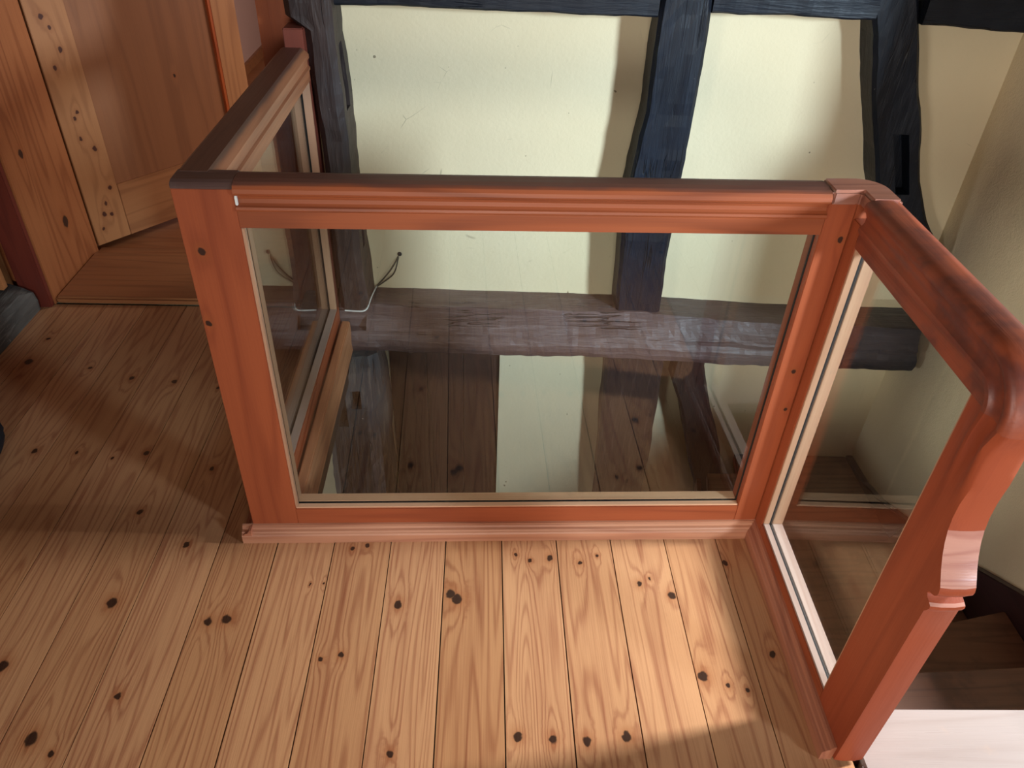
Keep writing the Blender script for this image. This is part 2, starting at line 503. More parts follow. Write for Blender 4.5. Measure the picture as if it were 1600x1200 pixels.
M_jamb = wood('orange_pine_jamb', (172, 104, 62), (132, 70, 38), 'Z', 'Y', knots=[(2.83, 0.23, 0.02), (2.7, 0.55, 0.014)], offset=(3, 1, 5), rough=0.42, ring=6, contrast=0.55)
M_casing = wood('dark_red_casing', (112, 46, 34), (82, 30, 24), 'Z', 'X', offset=(6, 1, 5), rough=0.42, ring=5, contrast=0.4)
M_post_or = wood('orange_pine_post', (178, 92, 46), (146, 66, 30), 'Z', 'X', offset=(2, 1, 9), rough=0.42, ring=4, contrast=0.4)
M_door_s = wood('knotty_pine_door_stile', (180, 122, 78), (146, 92, 56), 'Z', 'X',
                knots=[(0.05, 0.9, 0.009), (0.07, 0.86, 0.007), (0.045, 0.72, 0.008), (0.085, 0.78, 0.008), (0.075, 0.55, 0.007), (0.06, 0.53, 0.006),
                       (0.06, 0.45, 0.007), (0.1, 0.40, 0.009), (0.115, 0.23, 0.008), (0.08, 0.17, 0.007), (0.06, 0.13, 0.009), (0.09, 0.12, 0.008), (0.04, 0.07, 0.006)],
                offset=(0.4, 3, 2), rough=0.45, ring=6, contrast=0.5, knotcol=(70, 34, 24), halocol=(150, 90, 52))
M_door_p = wood('pine_door_panel', (150, 96, 62), (120, 74, 48), 'Z', 'X', knots=[(0.52, 0.6, 0.006)], offset=(1.4, 3, 7), rough=0.45, ring=4, contrast=0.35)
M_door_r = wood('pine_door_rail', (172, 114, 72), (138, 86, 54), 'X', 'Z', knots=[(0.3, 0.2, 0.012), (0.24, 0.13, 0.006), (0.36, 0.12, 0.006)], offset=(2.4, 8, 7), rough=0.45, ring=6, contrast=0.5)
M_thresh = wood('worn_pine_threshold', (158, 100, 62), (122, 74, 46), 'X', 'Y', offset=(2.2, 1, 2), rough=0.42, ring=6, contrast=0.45)
M_rack = wood('pine_rack', (184, 120, 74), (150, 92, 56), 'Y', 'Z', offset=(1.2, 7, 2), rough=0.45, ring=6, contrast=0.45)
M_board = wood('dark_stained_board', (64, 42, 34), (42, 28, 24), 'Z', 'X', offset=(5.2, 7, 2), rough=0.4, ring=5, contrast=0.5)
M_panelling = wood('dark_pine_panelling', (120, 82, 56), (90, 58, 38), 'Z', 'X', offset=(5.2, 3, 2), rough=0.6, ring=6, contrast=0.4)
M_sub = plain('dark_subfloor', (40, 28, 22), 0.8)
M_cable = plain('dark_green_cable', (58, 62, 48), 0.5)
M_cord = plain('white_cord', (215, 210, 205), 0.5)
M_cloth = plain('black_fabric', (20, 20, 26), 0.8, 0.3)
M_white = plain('white_paint', (225, 222, 215), 0.45)

# ------------------------------------------------------------------ shell
OPEN_X0, OPEN_Y0, WALL_X = -0.538, 1.478, 1.693
floor = struct(boxes('floor', [(-1.95, -0.536, -4.3, 2.60, -0.24, -0.021), (-0.536, 0.80, -4.3, OPEN_Y0, -0.24, -0.021),
                               (0.80, 3.4, -4.3, 0.2, -0.24, -0.021), (1.90, 3.4, 0.2, 1.58, -0.24, -0.021)], M_sub))
KN = [(-0.941, 1.502, 0.0084), (-0.779, 1.386, 0.0079), (-0.901, 1.2, 0.0128), (-0.652, 1.145, 0.0097), (-0.611, 1.153, 0.0109), (-1.079, 1.027, 0.0115), (-0.793, 0.952, 0.0077), (-0.936, 0.856, 0.0131), (-0.882, 0.824, 0.0059), (-0.428, 1.256, 0.003), (-0.395, 1.26, 0.003), (-0.366, 1.042, 0.0051), (-0.32, 1.054, 0.0062), (-0.338, 1.373, 0.0056), (-0.3, 1.384, 0.0062), (-0.201, 1.195, 0.01), (-0.071, 1.228, 0.0125), (-0.055, 1.211, 0.0130), (-0.183, 0.818, 0.0074), (0.098, 1.356, 0.0049), (0.136, 1.335, 0.0055), (0.188, 1.344, 0.008), (0.267, 1.328, 0.0061), (0.316, 1.353, 0.0043), (0.416, 1.259, 0.0073), (0.443, 1.276, 0.0037), (0.494, 1.222, 0.0091), (0.087, 0.854, 0.009), (0.163, 0.846, 0.0085), (0.236, 0.843, 0.0091), (0.323, 0.852, 0.0097), (0.657, 1.327, 0.0069), (0.703, 1.051, 0.0075), (0.522, 0.996, 0.0114), (0.576, 0.972, 0.0052), (0.617, 0.959, 0.0047), (-1.567, 2.347, 0.0068), (-1.569, 2.205, 0.0131), (-1.347, 2.172, 0.0063), (-1.187, 2.117, 0.0091), (-1.039, 2.101, 0.0083), (-1.339, 1.747, 0.0091), (-1.214, 1.742, 0.0056), (-1.098, 1.719, 0.0043), (-1.007, 1.743, 0.0086), (-0.794, 1.676, 0.0077), (-0.883, 2.069, 0.0058)]
JO = [-1.95, -1.748, -1.598, -1.448, -1.298, -1.1465, -0.9945, -0.8465, -0.6915, -0.5385, -0.388, -0.2375, -0.0905, 0.061, 0.209, 0.358, 0.506, 0.650, 0.800]
TONES = [0, 4, -3, 5, -6, 2, -2, 4, -5, 3, -2, 5, -7, 6, 4, 8, 2, -4, 0, 2, 1, -3, 4, 2, -5]
x = 0.80
JR = []
while x < 3.4:
    JR.append(x); x += 0.152
JR.append(3.4)
spans = [(a, b, (2.585 if b <= -0.53 else OPEN_Y0)) for a, b in zip(JO, JO[1:])] + [(a, b, 0.2 if a < 1.68 else 1.578) for a, b in zip(JR, JR[1:])]
for i, (a, b, y1) in enumerate(spans):
    kn = [(k[0], k[1], k[2] * 1.02) for k in KN if a - 0.004 <= k[0] < b + 0.004 and (k[0] < b or i + 1 >= len(JO))]
    for _ in range(2):
        kn.append((random.uniform(a + .03, b - .03), random.uniform(-1.2, 0.6), random.uniform(.006, .011)))
    t = TONES[i % len(TONES)]
    mt = wood('floor_pine', (194 + t, 141 + t, 99 + t), (136 + t, 74 + t, 49 + t), 'Y', 'X', knots=kn, offset=(i * 1.37, i * 2.11, i * .7),
              rough=0.36, ring=9 + (i * 3) % 5, contrast=0.46, spread=1.35, tone=0.58, bump=0.15, coat=0.0, fib=0.85)
    g = 0.0024 if i not in (8, 9, 12, 14) else 0.0034
    bm = bmesh.new(); addbox(bm, a + g / 2, b - g / 2, -4.3, y1, -0.021, 0.0)
    fin('plank', bm, mt, floor)

# walls round the hall
struct(boxes('ceiling', [(-2.2, 3.6, -4.5, 7.2, 2.30, 2.40)], M_panelling))
struct(boxes('wall_left', [(-2.05, -1.90, -0.80, 2.585, -0.24, 2.3), (-2.05, -1.90, -4.4, -1.60, -0.24, 2.3), (-2.05, -1.90, -1.60, -0.80, -0.24, 1.05), (-2.05, -1.90, -1.60, -0.80, 1.95, 2.3)], M_panelling))
struct(boxes('wall_rear', [(-2.05, -0.40, -4.4, -4.3, -0.24, 2.3), (1.0, 3.6, -4.4, -4.3, -0.24, 2.3), (-0.40, 1.0, -4.4, -4.3, -0.24, 0.75), (-0.40, 1.0, -4.4, -4.3, 1.75, 2.3)], M_panelling))
struct(boxes('wall_hall_right', [(3.4, 3.6, -4.4, -1.45, -0.24, 2.3), (3.4, 3.6, -0.85, 1.10, -0.24, 2.3), (3.4, 3.6, 1.55, 1.70, -0.24, 2.3), (3.4, 3.6, 1.10, 1.55, -0.24, 1.05), (3.4, 3.6, 1.10, 1.55, 1.80, 2.3),
                                 (3.4, 3.6, -1.45, -0.85, -0.24, 1.45), (3.4, 3.6, -1.45, -0.85, 2.22, 2.3), (1.90, 3.4, 1.58, 1.70, -0.24, 2.3)], M_panelling))
# right wall of the stairwell; above the floor it ends just out of view and opens to the hall
struct(boxes('wall_stair_right', [(WALL_X, 1.90, 1.60, 2.80, -2.6, 2.3), (WALL_X, 1.90, 0.20, 1.60, -2.6, -0.022), (WALL_X, 1.90, 1.44, 1.60, -0.022, 0.97), (WALL_X, 1.75, 0.20, 1.44, -0.022, 0.25)], M_plaster_side))  # low parapets at the near end are unseen, added to block window light


def window(name, axis, c, a0, a1, z0, z1, parts=2):
    fr = bmesh.new(); t = 0.035
    def bx(p0, p1, q0, q1):
        if axis == 'X':
            addbox(fr, c - .02, c + .02, p0, p1, q0, q1)
        else:
            addbox(fr, p0, p1, c - .02, c + .02, q0, q1)
    bx(a0, a0 + t, z0, z1); bx(a1 - t, a1, z0, z1); bx(a0 + t, a1 - t, z0, z0 + t); bx(a0 + t, a1 - t, z1 - t, z1)
    o = struct(fin(name, fr, M_white))
    e = 0.003
    if axis == 'X':
        box('pane', (c - e, c + e, a0 + t, a1 - t, z0 + t, z1 - t), M_glass, o)
    else:
        box('pane', (a0 + t, a1 - t, c - e, c + e, z0 + t, z1 - t), M_glass, o)
    return o


window('window_1', 'X', 3.45, -1.45, -0.85, 1.45, 2.22)
window('window_2', 'X', 3.45, 1.10, 1.55, 1.05, 1.80)
window('fill_window_left', 'X', -1.945, -1.60, -0.80, 1.05, 1.95)  # unseen window, added to go with the left fill light
window('window_5', 'X', -3.05, 1.15, 1.85, -1.7, -0.9)
window('fill_window_rear', 'Y', -4.35, -0.40, 1.0, 0.75, 1.75)  # unseen window, added to go with the rear fill light


# timber wall: plaster between the posts
def wpanel(name, spans_, mat):
    bm = bmesh.new()
    for (u0, u1, w0, w1, z0, z1) in spans_:
        vs = [bm.verts.new(wall_pt(u, q, z)) for u in (u0, u1) for q in (w0, w1) for z in (z0, z1)]
        for f in ((0, 1, 3, 2), (4, 6, 7, 5), (0, 4, 5, 1), (2, 3, 7, 6), (0, 2, 6, 4), (1, 5, 7, 3)):
            bm.faces.new([vs[i] for i in f])
    return struct(fin(name, bm, mat))


wpanel('wall_back', [(-0.53, 1.71, -0.12, 0.0, 0.0, 2.3), (-1.9, -0.386, -0.12, 0.0, -2.6, -0.02), (0.076, 1.71, -0.12, 0.0, -2.6, 0.0), (-0.386, 0.076, -0.12, -0.05, -2.6, 0.0)], M_plaster)

# ------------------------------------------------------------------ timbers of the wall
# left post, brown
t = rough_timber([(0.088, -0.518, -0.420), (0.30, -0.520, -0.426), (0.60, -0.522, -0.433), (0.845, -0.526, -0.437), (1.060, -0.530, -0.444), (1.075, -0.584, -0.444), (2.3, -0.585, -0.46)], 'Z', 0.175, 0.0,
                 jit=0.008, chamfer=0.02, seed=1.3, n=60)
o = fin('timber_post', t, M_brown)
tag(o, 'brown hewn timber post beside the far end of the balustrade, left of the plaster', 'post')
carve(o, [wbox_bm(-0.452, -0.38, 0.055, 0.115, 0.795, 0.993), wbox_bm(-0.450, -0.38, 0.06, 0.10, 0.30, 0.42)])
# middle post, blue black
t = rough_timber([(0.085, 0.505, 0.676), (0.328, 0.496, 0.667), (0.506, 0.489, 0.669), (0.625, 0.494, 0.670), (0.823, 0.517, 0.671), (0.942, 0.517, 0.675), (1.051, 0.518, 0.677), (1.151, 0.521, 0.672), (2.3, 0.53, 0.67)], 'Z', 0.13, 0.0,
                 jit=0.006, seed=4.1, n=60)
o = fin('timber_post', t, M_black)
tag(o, 'blue-black timber post standing on the sill beam between the two lit plaster panels', 'post')
# curved brace running into the right-hand corner
t = rough_timber([(0.20, 1.60, 1.76), (0.28, 1.53, 1.71), (0.36, 1.47, 1.655), (0.482, 1.393, 1.560), (0.631, 1.326, 1.482), (0.804, 1.269, 1.430), (0.908, 1.229, 1.381), (1.097, 1.171, 1.317), (1.176, 1.141, 1.285), (2.3, 0.75, 0.90)], 'Z', 0.11, 0.0,
                 jit=0.006, seed=8.6, n=60)
o = fin('timber_brace', t, M_black)
tag(o, 'leaning blue-black timber brace with a mortise slot, right of the second plaster panel', 'brace')
cut = bmesh.new()
rows = []
for (u0, u1, z) in ((1.337, 1.389, 0.781), (1.412, 1.462, 0.576)):
    rows.append([wall_pt(u0, 0.045, z), wall_pt(u1, 0.045, z), wall_pt(u1, 0.2, z), wall_pt(u0, 0.2, z)])
cut.free(); cut = loft(rows)
carve(o, [cut])
# head rail of the bays: three short lengths between the posts
for (tab, sd, lb) in (([(-0.446, 1.105, 1.30), (-0.185, 1.107, 1.30), (0.212, 1.106, 1.30), (0.517, 1.104, 1.30)], 2.2, 'blue-black head beam above the widest plaster panel'),
                      ([(0.676, 1.120, 1.30), (0.907, 1.122, 1.30), (1.167, 1.119, 1.30)], 5.2, 'short blue-black head beam between middle post and leaning brace'),
                      ([(1.310, 1.110, 1.30), (1.504, 1.107, 1.30), (1.690, 1.096, 1.30)], 7.2, 'short blue-black head beam in the top right corner, right of the brace')):
    o = fin('head_beam', rough_timber(tab, 'U', 0.118, 0.0, jit=0.005, chamfer=0.006, seed=sd, n=30), M_black_h)
    tag(o, lb, 'beam')


# sill beam: a worn, round-shouldered profile along the wall
def sill_beam():
    rows = []
    n = 110
    prof = [(-0.02, 0.082), (0.05, 0.086), (0.10, 0.090), (0.135, 0.088), (0.155, 0.070), (0.178, 0.045), (0.196, 0.020), (0.203, 0.010),
            (0.190, 0.003), (0.196, -0.005), (0.207, -0.026), (0.208, -0.054), (0.200, -0.078), (0.185, -0.089), (0.10, -0.095), (-0.02, -0.097)]
    for i in range(n + 1):
        u = -0.67 + (1.662 + 0.67) * i / n
        k = min(1.0, max(0.0, (u - 0.60) / 0.5))          # the right half is squarer and lies a little lower
        ring = []
        for (q, z) in prof:
            zz = z - 0.018 * k
            qq = q
            if k > 0 and q > 0.12 and z > 0:
                qq = q + (0.195 - q) * 0.75 * k; zz = zz + 0.012 * k
            # crack groove fades to the right
            if abs(q - 0.190) < 1e-6 and z > -0.001:
                qq = q + 0.012 * k
            j = noise.noise(Vector((u * 7, q * 11, z * 11))) * 0.007 + noise.noise(Vector((u * 30, q * 30, z * 30 + 4))) * 0.004
            j2 = noise.noise(Vector((u * 6 + 7, q * 11, z * 11))) * 0.006 + noise.noise(Vector((u * 26, q * 26 + 9, z * 30))) * 0.004
            if q < 0.06:
                j *= 0.3; j2 *= 0.35
            ring.append(wall_pt(u - 0.010 * math.sin(z * 30) * (i == n), qq + j, zz + j2))
        rows.append(ring)
    return loft(rows)


o = fin('sill_beam', sill_beam(), M_beam, smooth=False)
tag(o, 'long weathered grey-brown sill beam along the wall behind the glass', 'beam')
carve(o, [wbox_bm(-0.53, -0.425, 0.165, 0.30, 0.008, 0.10)])

# storey below: posts, brace, boards
t = rough_timber([(-2.5, -0.68, -0.375), (-1.078, -0.660, -0.380), (-0.881, -0.642, -0.389), (-0.558, -0.638, -0.386), (-0.44, -0.618, -0.386), (-0.272, -0.566, -0.392), (-0.144, -0.528, -0.409)], 'Z', 0.15, 0.0,
                 jit=0.012, chamfer=0.03, seed=3.3, n=60, sub=7)
o = fin('timber_post', t, M_lower)
tag(o, 'broken grey-brown timber post below the left end of the sill beam, seen through the glass', 'post')
carve(o, [wbox_bm(-0.72, -0.548, 0.04, 0.25, -0.509, -0.352), wbox_bm(-0.528, -0.486, 0.07, 0.25, -0.41, -0.32)])
t = rough_timber([(-2.5, 0.57, 0.76), (-0.895, 0.532, 0.744), (-0.482, 0.512, 0.741), (-0.100, 0.495, 0.735)], 'Z', 0.10, 0.0, jit=0.006, seed=6.3, n=40)
o = fin('timber_post', t, M_brown)
tag(o, 'straight brown timber post below the sill beam, between yellow plaster and curved brace', 'post')
t = rough_timber([(-2.3, 1.02, 1.14), (-1.08, 1.04, 1.16), (-0.879, 0.994, 1.115), (-0.804, 0.959, 1.092), (-0.617, 0.903, 1.046), (-0.47, 0.863, 1.001), (-0.402, 0.843, 0.968), (-0.269, 0.784, 0.926), (-0.166, 0.791, 0.895), (-0.09, 0.80, 0.90)], 'Z', 0.10, 0.0,
                 jit=0.006, seed=9.3, n=50)
o = fin('timber_brace', t, M_dark)
tag(o, 'dark curved timber brace below the sill beam, nearest the right-hand stile', 'brace')
pd = empty('board_panel', wall_pt(-0.18, -0.03, -2.0), 'dark brown vertical boards below the sill beam, left of the lower plaster', 'panel')
pl = Vector(pd.location)
for (u0, u1) in ((-0.384, -0.233), (-0.231, -0.078), (-0.076, 0.0745)):
    bm = wbox_bm(u0, u1, -0.045, -0.012, -2.4, -0.05)
    for v in bm.verts:
        v.co -= pl
    fin('board', bm, M_board, pd, bevel=0.002, seg=1)

# ------------------------------------------------------------------ wire on the wall
def tube(name, pts, r, mat, parent=None, seg=8, off=(0, 0, 0)):
    cu = bpy.data.curves.new(name, 'CURVE'); cu.dimensions = '3D'; cu.bevel_depth = r; cu.bevel_resolution = 2
    sp = cu.splines.new('NURBS'); sp.points.add(len(pts) - 1); sp.use_endpoint_u = True; sp.order_u = 3
    for p, q in zip(sp.points, pts):
        p.co = (q[0] - off[0], q[1] - off[1], q[2] - off[2], 1)
    ob = bpy.data.objects.new(name, cu); COL.objects.link(ob)
    d = bpy.context.evaluated_depsgraph_get(); d.update()
    me = bpy.data.meshes.new_from_object(ob.evaluated_get(d)); me.name = name
    bpy.data.objects.remove(ob); bpy.data.curves.remove(cu)
    for p in me.polygons:
        p.use_smooth = True
    me.materials.clear(); me.materials.append(mat)
    o = bpy.data.objects.new(name, me); COL.objects.link(o)
    if parent: o.parent = parent
    return o


b0 = wall_pt(-0.317, 0.003, 0.227)
cab = empty('cable', b0, 'thin two-strand cable hanging from a hole in the yellow plaster by the brown post', 'cable')
tube('strand', [wall_pt(-0.317, -0.01, 0.227), wall_pt(-0.321, 0.012, 0.213), wall_pt(-0.358, 0.016, 0.152), wall_pt(-0.409, 0.008, 0.092)], 0.0026, M_cable, cab, off=b0)
tube('strand', [wall_pt(-0.317, -0.01, 0.225), wall_pt(-0.320, 0.012, 0.207), wall_pt(-0.330, 0.018, 0.168), wall_pt(-0.348, 0.020, 0.140), wall_pt(-0.408, 0.008, 0.090)], 0.0026, M_cable, cab, off=b0)
o = tube('cord_end', [wall_pt(-0.409, 0.006, 0.092), wall_pt(-0.412, 0.06, 0.098), wall_pt(-0.416, 0.13, 0.099), wall_pt(-0.421, 0.182, 0.086), wall_pt(-0.461, 0.186, 0.086), wall_pt(-0.50, 0.184, 0.088)], 0.0032, M_cord, cab, off=b0)  # white stretch that carries on from the dark green strands
o['label'] = 'white end of the cable'
bm = bmesh.new(); bmesh.ops.create_uvsphere(bm, u_segments=10, v_segments=6, radius=0.009)
for v in bm.verts:
    v.co.y *= 0.35
fin('wall_plug', bm, M_gasket, cab, loc=(0.004, 0.0, 0.004))

# ------------------------------------------------------------------ balustrade
YF, SL = 1.4283, 0.0171
ANG = math.atan(SL)                   # the front panel stands a little askew to the floor boards
RX = 0.7606                           # inner corner
RY = YF + SL * RX
RANG = -math.atan(0.0103)
T = 0.055
base = Vector((0.0, YF, 0.0))
bal = empty('glazed_balustrade', base, 'red-varnished wooden balustrade with three glass panels round the stairwell', 'balustrade')


def F(name, bm, mat, bevel=0.002, smooth=False, seg=2):
    """front panel part: local x along the panel, y into the stairwell, z up"""
    return fin(name, bm, mat, bal, (0, 0, 0), ANG, bevel=bevel, smooth=smooth, seg=seg)


def Rr(name, bm, mat, bevel=0.002, smooth=False, seg=2):
    """right panel part: local origin at the inner corner, y negative towards the viewer, x into the stairwell"""
    return fin(name, bm, mat, bal, (RX - base.x, RY - base.y, 0), RANG, bevel=bevel, smooth=smooth, seg=seg)


def bmbox(*b):
    bm = bmesh.new(); addbox(bm, *b)
    return bm


k = 1.00015
fx0, fo0, fo1, fx1 = -0.6031 * k, -0.4836 * k, 0.6998 * k, RX * k
# front panel
F('stile', bmbox(fx0, fo0, 0.0, T, 0.012, 0.9865), M_red_zl, 0.0012)
F('stile', bmbox(fo1, fx1 - 0.0008, 0.0, T, 0.012, 0.975), M_red_zr, 0.0015)
F('bottom_rail', bmbox(fo0, fo1, 0.0, T, 0.012, 0.1015), M_red_x, 0.0015)
# handrail with rounded nose, cove and bead
RP = [(-T, 0.9059), (0.0, 0.9059), (0.0, 0.941), (0.004, 0.943), (0.0065, 0.947), (0.0055, 0.952), (0.001, 0.954), (-0.003, 0.958), (-0.004, 0.966), (-0.001, 0.973),
      (0.006, 0.977), (0.009, 0.982), (0.008, 0.990), (0.003, 0.9965), (-0.006, 1.0005), (-0.020, 1.0025), (-0.045, 1.0025), (-0.058, 1.000), (-0.064, 0.994), (-0.064, 0.975), (-T, 0.968)]
bm = bmesh.new(); prism(bm, [(-n_, z) for n_, z in RP], 'X', fo0 + 0.0, fo1 + 0.0005)
o = F('handrail', bm, M_rail_x, 0)
# left end: block over the stile carrying the rail round the corner
bm = bmesh.new(); prism(bm, [(-n_, z) for n_, z in [(-0.066, 0.9868), (0.001, 0.9868), (0.001, 0.993), (-0.003, 0.9985), (-0.012, 1.002), (-0.060, 1.002), (-0.066, 0.998)]], 'X', fx0, fo0)
F('rail_block', bm, M_patina, 0.001)['label'] = 'dark worn end block of the handrail'
bm = bmbox(fo0, fo0 + 0.005, -0.004, 0.002, 0.955, 0.975)
F('filler_chip', bm, M_white, 0.001)['label'] = 'pale chip in the joint'
# right corner: worn grey block with a rounded outer corner
pts = [(fo1 + 0.001, -0.006), (fx1 - 0.012, -0.005), (fx1 + 0.001, -0.004), (fx1 + 0.001, -0.050), (fx1 + 0.0645, -0.050)]
for i in range(9):
    a = math.radians(90 * i / 8)
    pts.append((fx1 + 0.0645 - 0.058 + 0.058 * math.cos(a), 0.066 - 0.058 + 0.058 * math.sin(a)))
pts.append((fo1 + 0.001, 0.064))
bm = bmesh.new(); prism(bm, pts, 'Z', 0.972, 1.0048)
F('corner_block', bm, M_cap, 0.006, seg=3)['label'] = 'pale worn corner block of the handrail'
F('corner_post', bmbox(fx1, fx1 + T, 0.0, T, 0.012, 0.975), M_red_z, 0.001)

# glass, seals and beads of the front panel: glass lies 20 mm behind the face
GY = 0.0215
def front_glazing():
    F('glass_pane', bmbox(fo0 - .005, fo1 + .005, GY - 0.002, GY + 0.002, 0.098, 0.908), M_glass, 0)
    for nm, y0, y1 in (('glazing_bead', 0.003, GY - 0.004), ('glazing_bead', GY + 0.004, T - 0.002)):
        F(nm, bmbox(fo0 + .0005, fo1 - .0005, y0, y1, 0.1005, 0.1055), M_bead_x, 0.001)
        F(nm, bmbox(fo0 - .0005, fo0 + .006, y0, y1, 0.1056, 0.9035), M_bead_z, 0.001)
    bm = bmesh.new()
    addbox(bm, fo0, fo1, GY - .004, GY + .004, 0.100, 0.1035)
    addbox(bm, fo0, fo0 + .0045, GY - .004, GY + .004, 0.1036, 0.904)
    addbox(bm, fo1 - .002, fo1, GY - .003, GY + .003, 0.1036, 0.904)
    F('glazing_seal', bm, M_gasket, 0)
front_glazing()

# right panel (inner stile, bottom rail, glass) in its own frame
ra, rb = 1.3865 - YF, 0.8993 - YF      # opening along local y: from ra (far) to rb (near)
zr1, zr2 = 0.076, 0.898
Rr('stile', bmbox(0, T, ra, -0.0015, 0.012, 0.945), M_red_z, 0.0015)
Rr('bottom_rail', bmbox(0, T, rb, ra, 0.012, zr1), M_red_y, 0.0015)
Rr('glass_pane', bmbox(GY - .002, GY + .002, rb - .005, ra + .005, zr1 - .003, zr2 + .004), M_glass, 0)
for x0, x1 in ((0.002, GY - .004), (GY + .004, T - .002)):
    Rr('glazing_bead', bmbox(x0, x1, rb + .0005, ra - .0005, zr1 - .0005, zr1 + .005), M_bead_y, 0.001)
    Rr('glazing_bead', bmbox(x0, x1, ra - .006, ra + .0005, zr1 + .0051, zr2 - .0005), M_bead_z, 0.001)
    Rr('glazing_bead', bmbox(x0, x1, rb - .0005, rb + .006, zr1 + .0051, zr2 - .0005), M_bead_z, 0.001)
bm = bmesh.new()
addbox(bm, GY - .004, GY + .004, rb, ra, zr1, zr1 + .0032)
addbox(bm, GY - .004, GY + .004, ra - .004, ra, zr1 + .0033, zr2)
addbox(bm, GY - .004, GY + .004, rb, rb + .004, zr1 + .0033, zr2)
Rr('glazing_seal', bm, M_gasket, 0)

# moulded rail of the right panel: runs level, bends down round the corner and on to the scroll
PR = [(-T, 0.0), (0.0, 0.0), (0.0, 0.030), (0.003, 0.034), (0.0055, 0.040), (0.005, 0.047), (0.000, 0.051), (-0.003, 0.057), (-0.003, 0.068), (0.001, 0.077),
      (0.006, 0.083), (0.0085, 0.091), (0.005, 0.099), (-0.004, 0.1035), (-0.018, 0.1055), (-0.042, 0.1055), (-0.057, 0.103), (-0.064, 0.095), (-0.064, 0.075), (-T, 0.068)]
rows = []
def sweep_row(cy, cz, dy, dz):
    # inner line at (cy,cz), outward direction (dy,dz)
    return [(-n_, cy + dy * m_, cz + dz * m_) for n_, m_ in PR]
YS = ra + 0.0
for i in range(9):
    t_ = i / 8
    rows.append(sweep_row(-0.0425 + (rb + 0.0425) * t_, zr2, 0, 1))
for i in range(1, 17):
    a = math.radians(90 * i / 16)
    rows.append(sweep_row(rb, zr2, -math.sin(a), math.cos(a)))
bm = loft(rows)
o = Rr('handrail', bm, M_rail_sw, 0, smooth=True)
o.data.set_sharp_from_angle(angle=math.radians(42))
# newel: the moulding runs on down, dies into the flat post and ends in a scroll cut into the front edge
SC = [(0.8068, 0.8980), (0.8130, 0.880), (0.8190, 0.862), (0.8215, 0.845), (0.8215, 0.815), (0.8222, 0.79), (0.825, 0.765), (0.8265, 0.745), (0.8255, 0.715), (0.8215, 0.69), (0.8145, 0.667), (0.805, 0.646), (0.794, 0.627),
      (0.783, 0.611), (0.776, 0.601), (0.773, 0.592), (0.774, 0.584), (0.779, 0.577), (0.787, 0.573), (0.7935, 0.571), (0.795, 0.565), (0.790, 0.560), (0.781, 0.557), (0.775, 0.554), (0.774, 0.549), (0.777, 0.541),
      (0.782, 0.533), (0.7835, 0.45), (0.786, 0.25), (0.790, 0.012)]
rows = []
for yo, z in SC:
    kf = min(1.0, max(0.0, (0.860 - z) / 0.14)); kf = kf * kf * (3 - 2 * kf)
    mo = RY + rb - yo
    row = []
    for n_, m_ in PR:
        flat = -0.0002 if n_ > -0.012 else max(n_, -0.0608)
        if n_ <= -T: flat = -0.0608 if m_ > 0.05 else -T
        row.append((-(n_ + (flat - n_) * kf), rb - m_ * mo / 0.1055, z))
    rows.append(row)
bm = loft(rows)
M_newel = wood('varnished_newel', (156, 72, 43), (122, 52, 31), 'Z', 'Y', offset=(4.4, 2.1, 6), rough=0.48, ring=4, contrast=0.4, spec=0.28)
M_endgrain_sheen = wood('end_grain_sheen', (196, 138, 118), (168, 106, 90), 'X', 'Z', offset=(2.4, 2.1, 1), rough=0.3, ring=14, contrast=0.6, coat=0.3)  # end grain with the window's sheen painted in as a paler tone
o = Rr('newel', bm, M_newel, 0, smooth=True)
o.data.materials.append(M_endgrain_sheen)
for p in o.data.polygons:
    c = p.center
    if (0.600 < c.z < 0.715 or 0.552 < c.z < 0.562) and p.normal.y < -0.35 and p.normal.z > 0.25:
        p.material_index = 1  # upward faces of the scroll take the painted sheen
o.data.set_sharp_from_angle(angle=math.radians(42))

# left panel, running back to the wall
LX0, LX1 = -0.601, -0.528
LY0, LY1 = 1.474, 2.418
def L(name, bm, mat, bevel=0.002, smooth=False):
    return fin(name, bm, mat, bal, (-base.x, -base.y, 0), 0.0, bevel=bevel, smooth=smooth)
L('bottom_rail', bmbox(LX0, LX1, LY0, LY1 + .02, 0.012, 0.10), M_red_y, 0.002)
RL = [(LX0 + .004, 0.91), (LX1, 0.91), (LX1, 0.938), (LX1 + .004, 0.942), (LX1 + .004, 0.949), (LX1 - .002, 0.953), (LX1 - .003, 0.967), (LX1 + .004, 0.974), (LX1 + .004, 0.985), (LX1 - .003, 0.992), (LX1 - .012, 1.000), (LX1 - .016, 1.0025),
      (LX0 + .004, 1.0025), (LX0 - .004, 0.998), (LX0 - .007, 0.988), (LX0 - .003, 0.975), (LX0 + .004, 0.965)]
bm = bmesh.new(); prism(bm, RL, 'Y', LY0 - .005, LY1 + .004)
L('handrail', bm, M_rail_top_y, 0)
L('stile', bmbox(LX0 + .002, LX1 - .001, LY0 - .001, LY0 + .05, 0.10, 0.925), M_red_z, 0.002)
L('end_post', bmbox(-0.592, -0.534, LY1 + .001, 2.500, 0.012, 1.055), wood('red_brown_end_post', (122, 60, 46), (92, 44, 36), 'Z', 'X', offset=(1.4, 2.9, 6), rough=0.45, ring=4, contrast=0.4, spec=0.3), 0.003)['label'] = 'darker red-brown end post against the timber'
GX = -0.5595
L('glass_pane', bmbox(GX - .002, GX + .002, LY0 + .045, LY1 + .004, 0.096, 0.914), M_glass, 0)
